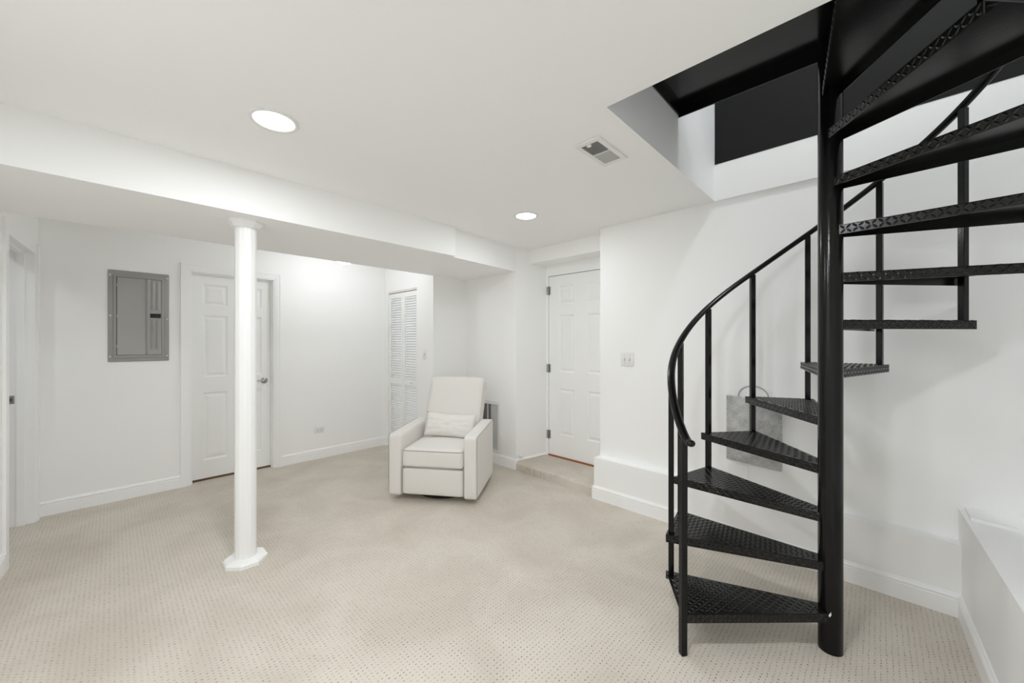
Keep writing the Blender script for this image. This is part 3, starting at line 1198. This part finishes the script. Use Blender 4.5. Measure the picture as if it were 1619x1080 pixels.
# ================================================================== CEILING REGISTER
rg = empty("ceiling_vent", (1.775, 1.045, CEIL))
tag(rg, "white rectangular ceiling register with half-open louvers near the stairwell", "vent")
rw, rd = 0.150, 0.074
bm = bmesh.new()
ox, oy, ix, iy = rw, rd, rw - 0.030, rd - 0.026
outer_b = [(-ox, -oy), (ox, -oy), (ox, oy), (-ox, oy)]
lv = [[(x, y, -0.001) for x, y in outer_b], [(x * 0.985, y * 0.97, -0.007) for x, y in outer_b], [(math.copysign(ix, x), math.copysign(iy, y), -0.007) for x, y in outer_b], [(math.copysign(ix, x), math.copysign(iy, y), -0.0005) for x, y in outer_b]]
rr = [[bm.verts.new(p) for p in L] for L in lv]
for a, b in zip(rr, rr[1:]):
    for i in range(4):
        j = (i + 1) % 4
        bm.faces.new((a[i], a[j], b[j], b[i]))
fr = link_mesh("frame", bm, PLATE, rg)
link_mesh("duct_opening", box(-ix, ix, -iy, iy, -0.0012, -0.0004), DUCT, rg)
for half, (xa, xb) in enumerate(((-ix, -0.004), (0.004, ix))):
    bm = bmesh.new()
    n = 13
    for i in range(n):
        y = -iy + (i + 0.5) * 2 * iy / n
        vv = add_box(bm, xa, xb, -0.0032, 0.0032, -0.0005, 0.0005)
        M = Matrix.Translation((0, y, -0.0045)) @ Matrix.Rotation(math.radians(58 if half == 0 else -15), 4, 'X')
        for v in vv:
            v.co = M @ v.co
    link_mesh("louvers", bm, GREYSTRAP if half == 0 else DUCT, rg)
link_mesh("center_bar", box(-0.004, 0.004, -iy, iy, -0.007, -0.002), PLATE, rg)
link_mesh("lever", box(-ix - 0.004, -ix + 0.012, -0.010, 0.012, -0.017, -0.006, 0.003), PLATE, rg)

# ================================================================== RETURN AIR GRILLE
gr = empty("return_air_grille", (2.9598, 3.0, 0.112))
tag(gr, "tall white return air grille low on the wall behind the armchair", "vent")
gw, gh = 0.50, 0.583
bm = bmesh.new()
for (y0, y1, z0, z1) in ((0, 0.04, 0, gh), (gw - 0.04, gw, 0, gh), (0.04, gw - 0.04, 0, 0.04), (0.04, gw - 0.04, gh - 0.04, gh), (0.20, 0.212, 0.04, gh - 0.04), (0.34, 0.352, 0.04, gh - 0.04)):
    add_box(bm, -0.009, 0.004, y0, y1, z0, z1)
bmesh.ops.bevel(bm, geom=bm.edges[:], offset=0.0015, segments=1, affect='EDGES')
link_mesh("frame", bm, PLATE, gr)
link_mesh("filter", box(-0.0005, 0.003, 0.03, gw - 0.03, 0.03, gh - 0.03), GRILLEM, gr)
bm = bmesh.new()
nsl = 36
for i in range(nsl):
    z = 0.04 + (i + 0.5) * (gh - 0.08) / nsl
    vv = add_box(bm, -0.005, 0.005, 0.035, gw - 0.035, -0.0006, 0.0006)
    M = Matrix.Translation((-0.004, 0, z)) @ Matrix.Rotation(math.radians(35), 4, 'Y')
    for v in vv:
        v.co = M @ v.co
link_mesh("fins", bm, GREYSTRAP, gr)

# ================================================================== SWITCHES, OUTLET, DOOR STOP
sw = empty("double_light_switch", (XR, 1.506, 1.217))
tag(sw, "white two-gang toggle switch plate beside the entry, left of the stair rail", "light switch")
link_mesh("plate", box(-0.007, 0.0, -0.058, 0.058, -0.058, 0.058, 0.003), PLATE, sw, auto=40)
for y in (0.023, -0.023):
    t = link_mesh("toggle", box(-0.017, -0.006, y - 0.005, y + 0.005, -0.004, 0.012, 0.002), PLATE, sw)
    link_mesh("slot", box(-0.0078, -0.0068, y - 0.006, y + 0.006, -0.014, 0.013), GREYSTRAP, t)
    for z in (0.03, -0.03):
        bm = bmesh.new()
        add_lathe(bm, [(0.0035, 0), (0.002, 0.0018)], 10, (-0.0068, y, z), Matrix.Rotation(math.radians(-90), 4, 'Y'))
        link_mesh("screw", bm, GREYSTRAP, sw)
sw = empty("light_switch", (XC, 3.766, 1.215))
tag(sw, "single white toggle switch plate between louvered door and recess corner", "light switch")
link_mesh("plate", box(-0.007, 0.0, -0.036, 0.036, -0.060, 0.060, 0.003), PLATE, sw, auto=40)
t = link_mesh("toggle", box(-0.018, -0.006, -0.005, 0.005, -0.012, 0.004, 0.002), PLATE, sw)
link_mesh("slot", box(-0.0078, -0.0068, -0.006, 0.006, -0.014, 0.013), GREYSTRAP, t)
ol = empty("wall_outlet", (1.66, YB, 0.337))
tag(ol, "white outlet plate set sideways on the wall between post and closet", "outlet")
link_mesh("plate", box(-0.058, 0.058, -0.006, 0.0, -0.036, 0.036, 0.003), PLATE, ol, auto=40)
for x in (-0.020, 0.020):
    bm = bmesh.new()
    add_lathe(bm, [(0.0165, 0), (0.0165, 0.002), (0.015, 0.003)], 20, (x, -0.0055, 0), Matrix.Rotation(math.radians(90), 4, 'X'))
    r = link_mesh("receptacle", bm, PLATE, ol, auto=40)
    bm = bmesh.new()
    for z in (-0.006, 0.006):
        add_box(bm, x - 0.007, x + 0.001, -0.0092, -0.0082, z - 0.0012, z + 0.0012)
    add_box(bm, x + 0.005, x + 0.010, -0.0092, -0.0082, -0.0025, 0.0025)
    link_mesh("slots", bm, SLOT, r)
bm = bmesh.new()
add_lathe(bm, [(0.012, 0), (0.013, 0.006), (0.020, 0.012), (0.023, 0.022), (0.020, 0.034), (0.010, 0.042), (0.003, 0.043)], 22, matrix=Matrix.Rotation(math.radians(90), 4, 'X'))
o = link_mesh("door_bumper", bm, PLATE, smooth=True)
o.location = (3.0, 2.7585, 0.148)
tag(o, "round white door bumper just above the baseboard at the entry corner", "door stop")

# ================================================================== GREY HANGING PANEL
hp = empty("fabric_panel", (XR, 0.595, 0.74))
tag(hp, "grey mottled fabric panel with loop handle hanging on the wall behind the stair", "panel")
bm = box(-0.026, -0.004, -0.160, 0.160, -0.20, 0.245, 0.008, 3)
# right side hangs a touch lower, as in a loose hanging cloth panel
for v in bm.verts:
    v.co.z += 0.04 * v.co.y - (0.006 if v.co.y < 0 else 0)
link_mesh("body", bm, CLOTHM, hp, auto=40)
bm = bmesh.new()
arc = []
for i in range(25):
    a = math.pi * i / 24
    arc.append((-0.012, 0.0 + 0.088 * math.cos(a), 0.243 + 0.082 * math.sin(a) ** 0.85 if math.sin(a) > 0 else 0.243))
add_tube(bm, arc, 0.0042, 8, flat=0.6, up=Vector((1, 0, 0)))
link_mesh("handle", bm, GREYSTRAP, hp, smooth=True)['label'] = "thin grey loop handle"
bm = bmesh.new()
add_tube(bm, [(-0.012, 0.075, -0.195), (-0.012, 0.06, -0.215), (-0.012, 0.035, -0.215), (-0.012, 0.028, -0.235), (-0.012, 0.03, -0.30), (-0.02, 0.025, -0.345), (-0.06, 0.02, -0.375), (-0.075, 0.018, -0.384)], 0.0018, 6)
link_mesh("cord", bm, CORDM, hp, smooth=True)

# ================================================================== DOWNLIGHTS
def downlight(x, y, z, r, label, lit=True, power=LAMP_W):
    d = empty("downlight", (x, y, z))
    tag(d, label, "ceiling light", "recessed downlights")
    bm = bmesh.new()
    add_lathe(bm, [(r, 0.0), (r, -0.004), (r * 0.96, -0.007), (r * 0.84, -0.006), (r * 0.80, -0.003), (r * 0.79, 0.0)], 48, cap=False)
    link_mesh("trim_ring", bm, PLATE, d, auto=30)
    bm = bmesh.new()
    add_lathe(bm, [(r * 0.80, -0.0025), (r * 0.80, -0.0015)], 48)
    link_mesh("lens", bm, LENS, d)
    area_lamp("lamp", (0, 0, -0.009), r * 1.5, power, parent=d)
    return d


downlight(0.502, 1.968, CEIL, 0.100, "lit recessed downlight, large and near in the ceiling in front of the beam", power=LAMP_W * 0.47)
downlight(2.265, 2.010, CEIL, 0.097, "small distant lit recessed downlight in the ceiling towards the entry door", power=LAMP_W * 0.37)
downlight(0.502, 0.45, CEIL, 0.100, "added recessed downlight outside the view, close to the bulkhead corner", power=LAMP_W * 1.0)  # unseen, assumed from symmetry and added to light the stair and ceiling
downlight(-0.12, 1.0, CEIL, 0.100, "added recessed downlight outside the view, close to the left wall", power=LAMP_W * 0.75)  # added out of view to soften the stair shadows and light this side
# flush lamp with a glass bowl beyond the beam: only its lowest edge shows under the beam
d = empty("flush_light", (1.66, 4.0, CEIL))
tag(d, "lit glass bowl lamp beyond the beam, only a bright sliver showing under it", "ceiling light")
bm = bmesh.new()
add_lathe(bm, [(0.12, 0.0), (0.12, -0.02), (0.105, -0.026)], 40)
link_mesh("canopy", bm, PLATE, d, auto=30)
bm = bmesh.new()
add_lathe(bm, [(0.112, -0.026), (0.118, -0.05), (0.112, -0.10), (0.098, -0.140), (0.074, -0.170), (0.042, -0.190), (0.012, -0.196)], 24)
link_mesh("glass_bowl", bm, emit_mat("lit_glass_bowl", (0.94, 0.967, 1.0), BOWL), d, smooth=True)

# unseen lamp added on the floor above to brighten the stairwell
d = empty("flush_light", (2.2, -0.2, 4.3))
tag(d, "added round lamp, unseen, that brightens the stairwell from the floor above", "ceiling light")
bm = bmesh.new()
add_lathe(bm, [(0.17, 0.0), (0.17, -0.03), (0.15, -0.05)], 40)
link_mesh("shade", bm, PLATE, d, auto=40)
area_lamp("lamp", (0, 0, -0.055), 0.28, STAIR_FILL_W, parent=d)

# fill lamp added in the hall, out of view, helps brighten the far wall
d = empty("hall_fill_light", (-1.05, 3.7, 2.4))
tag(d, "added round fill lamp, unseen in the hall behind the doorway", "ceiling light")
bm = bmesh.new()
add_lathe(bm, [(0.14, 0.0), (0.14, -0.03), (0.12, -0.045)], 32)
link_mesh("shade", bm, PLATE, d, auto=40)
area_lamp("lamp", (0, 0, -0.05), 0.22, 4.0, parent=d)
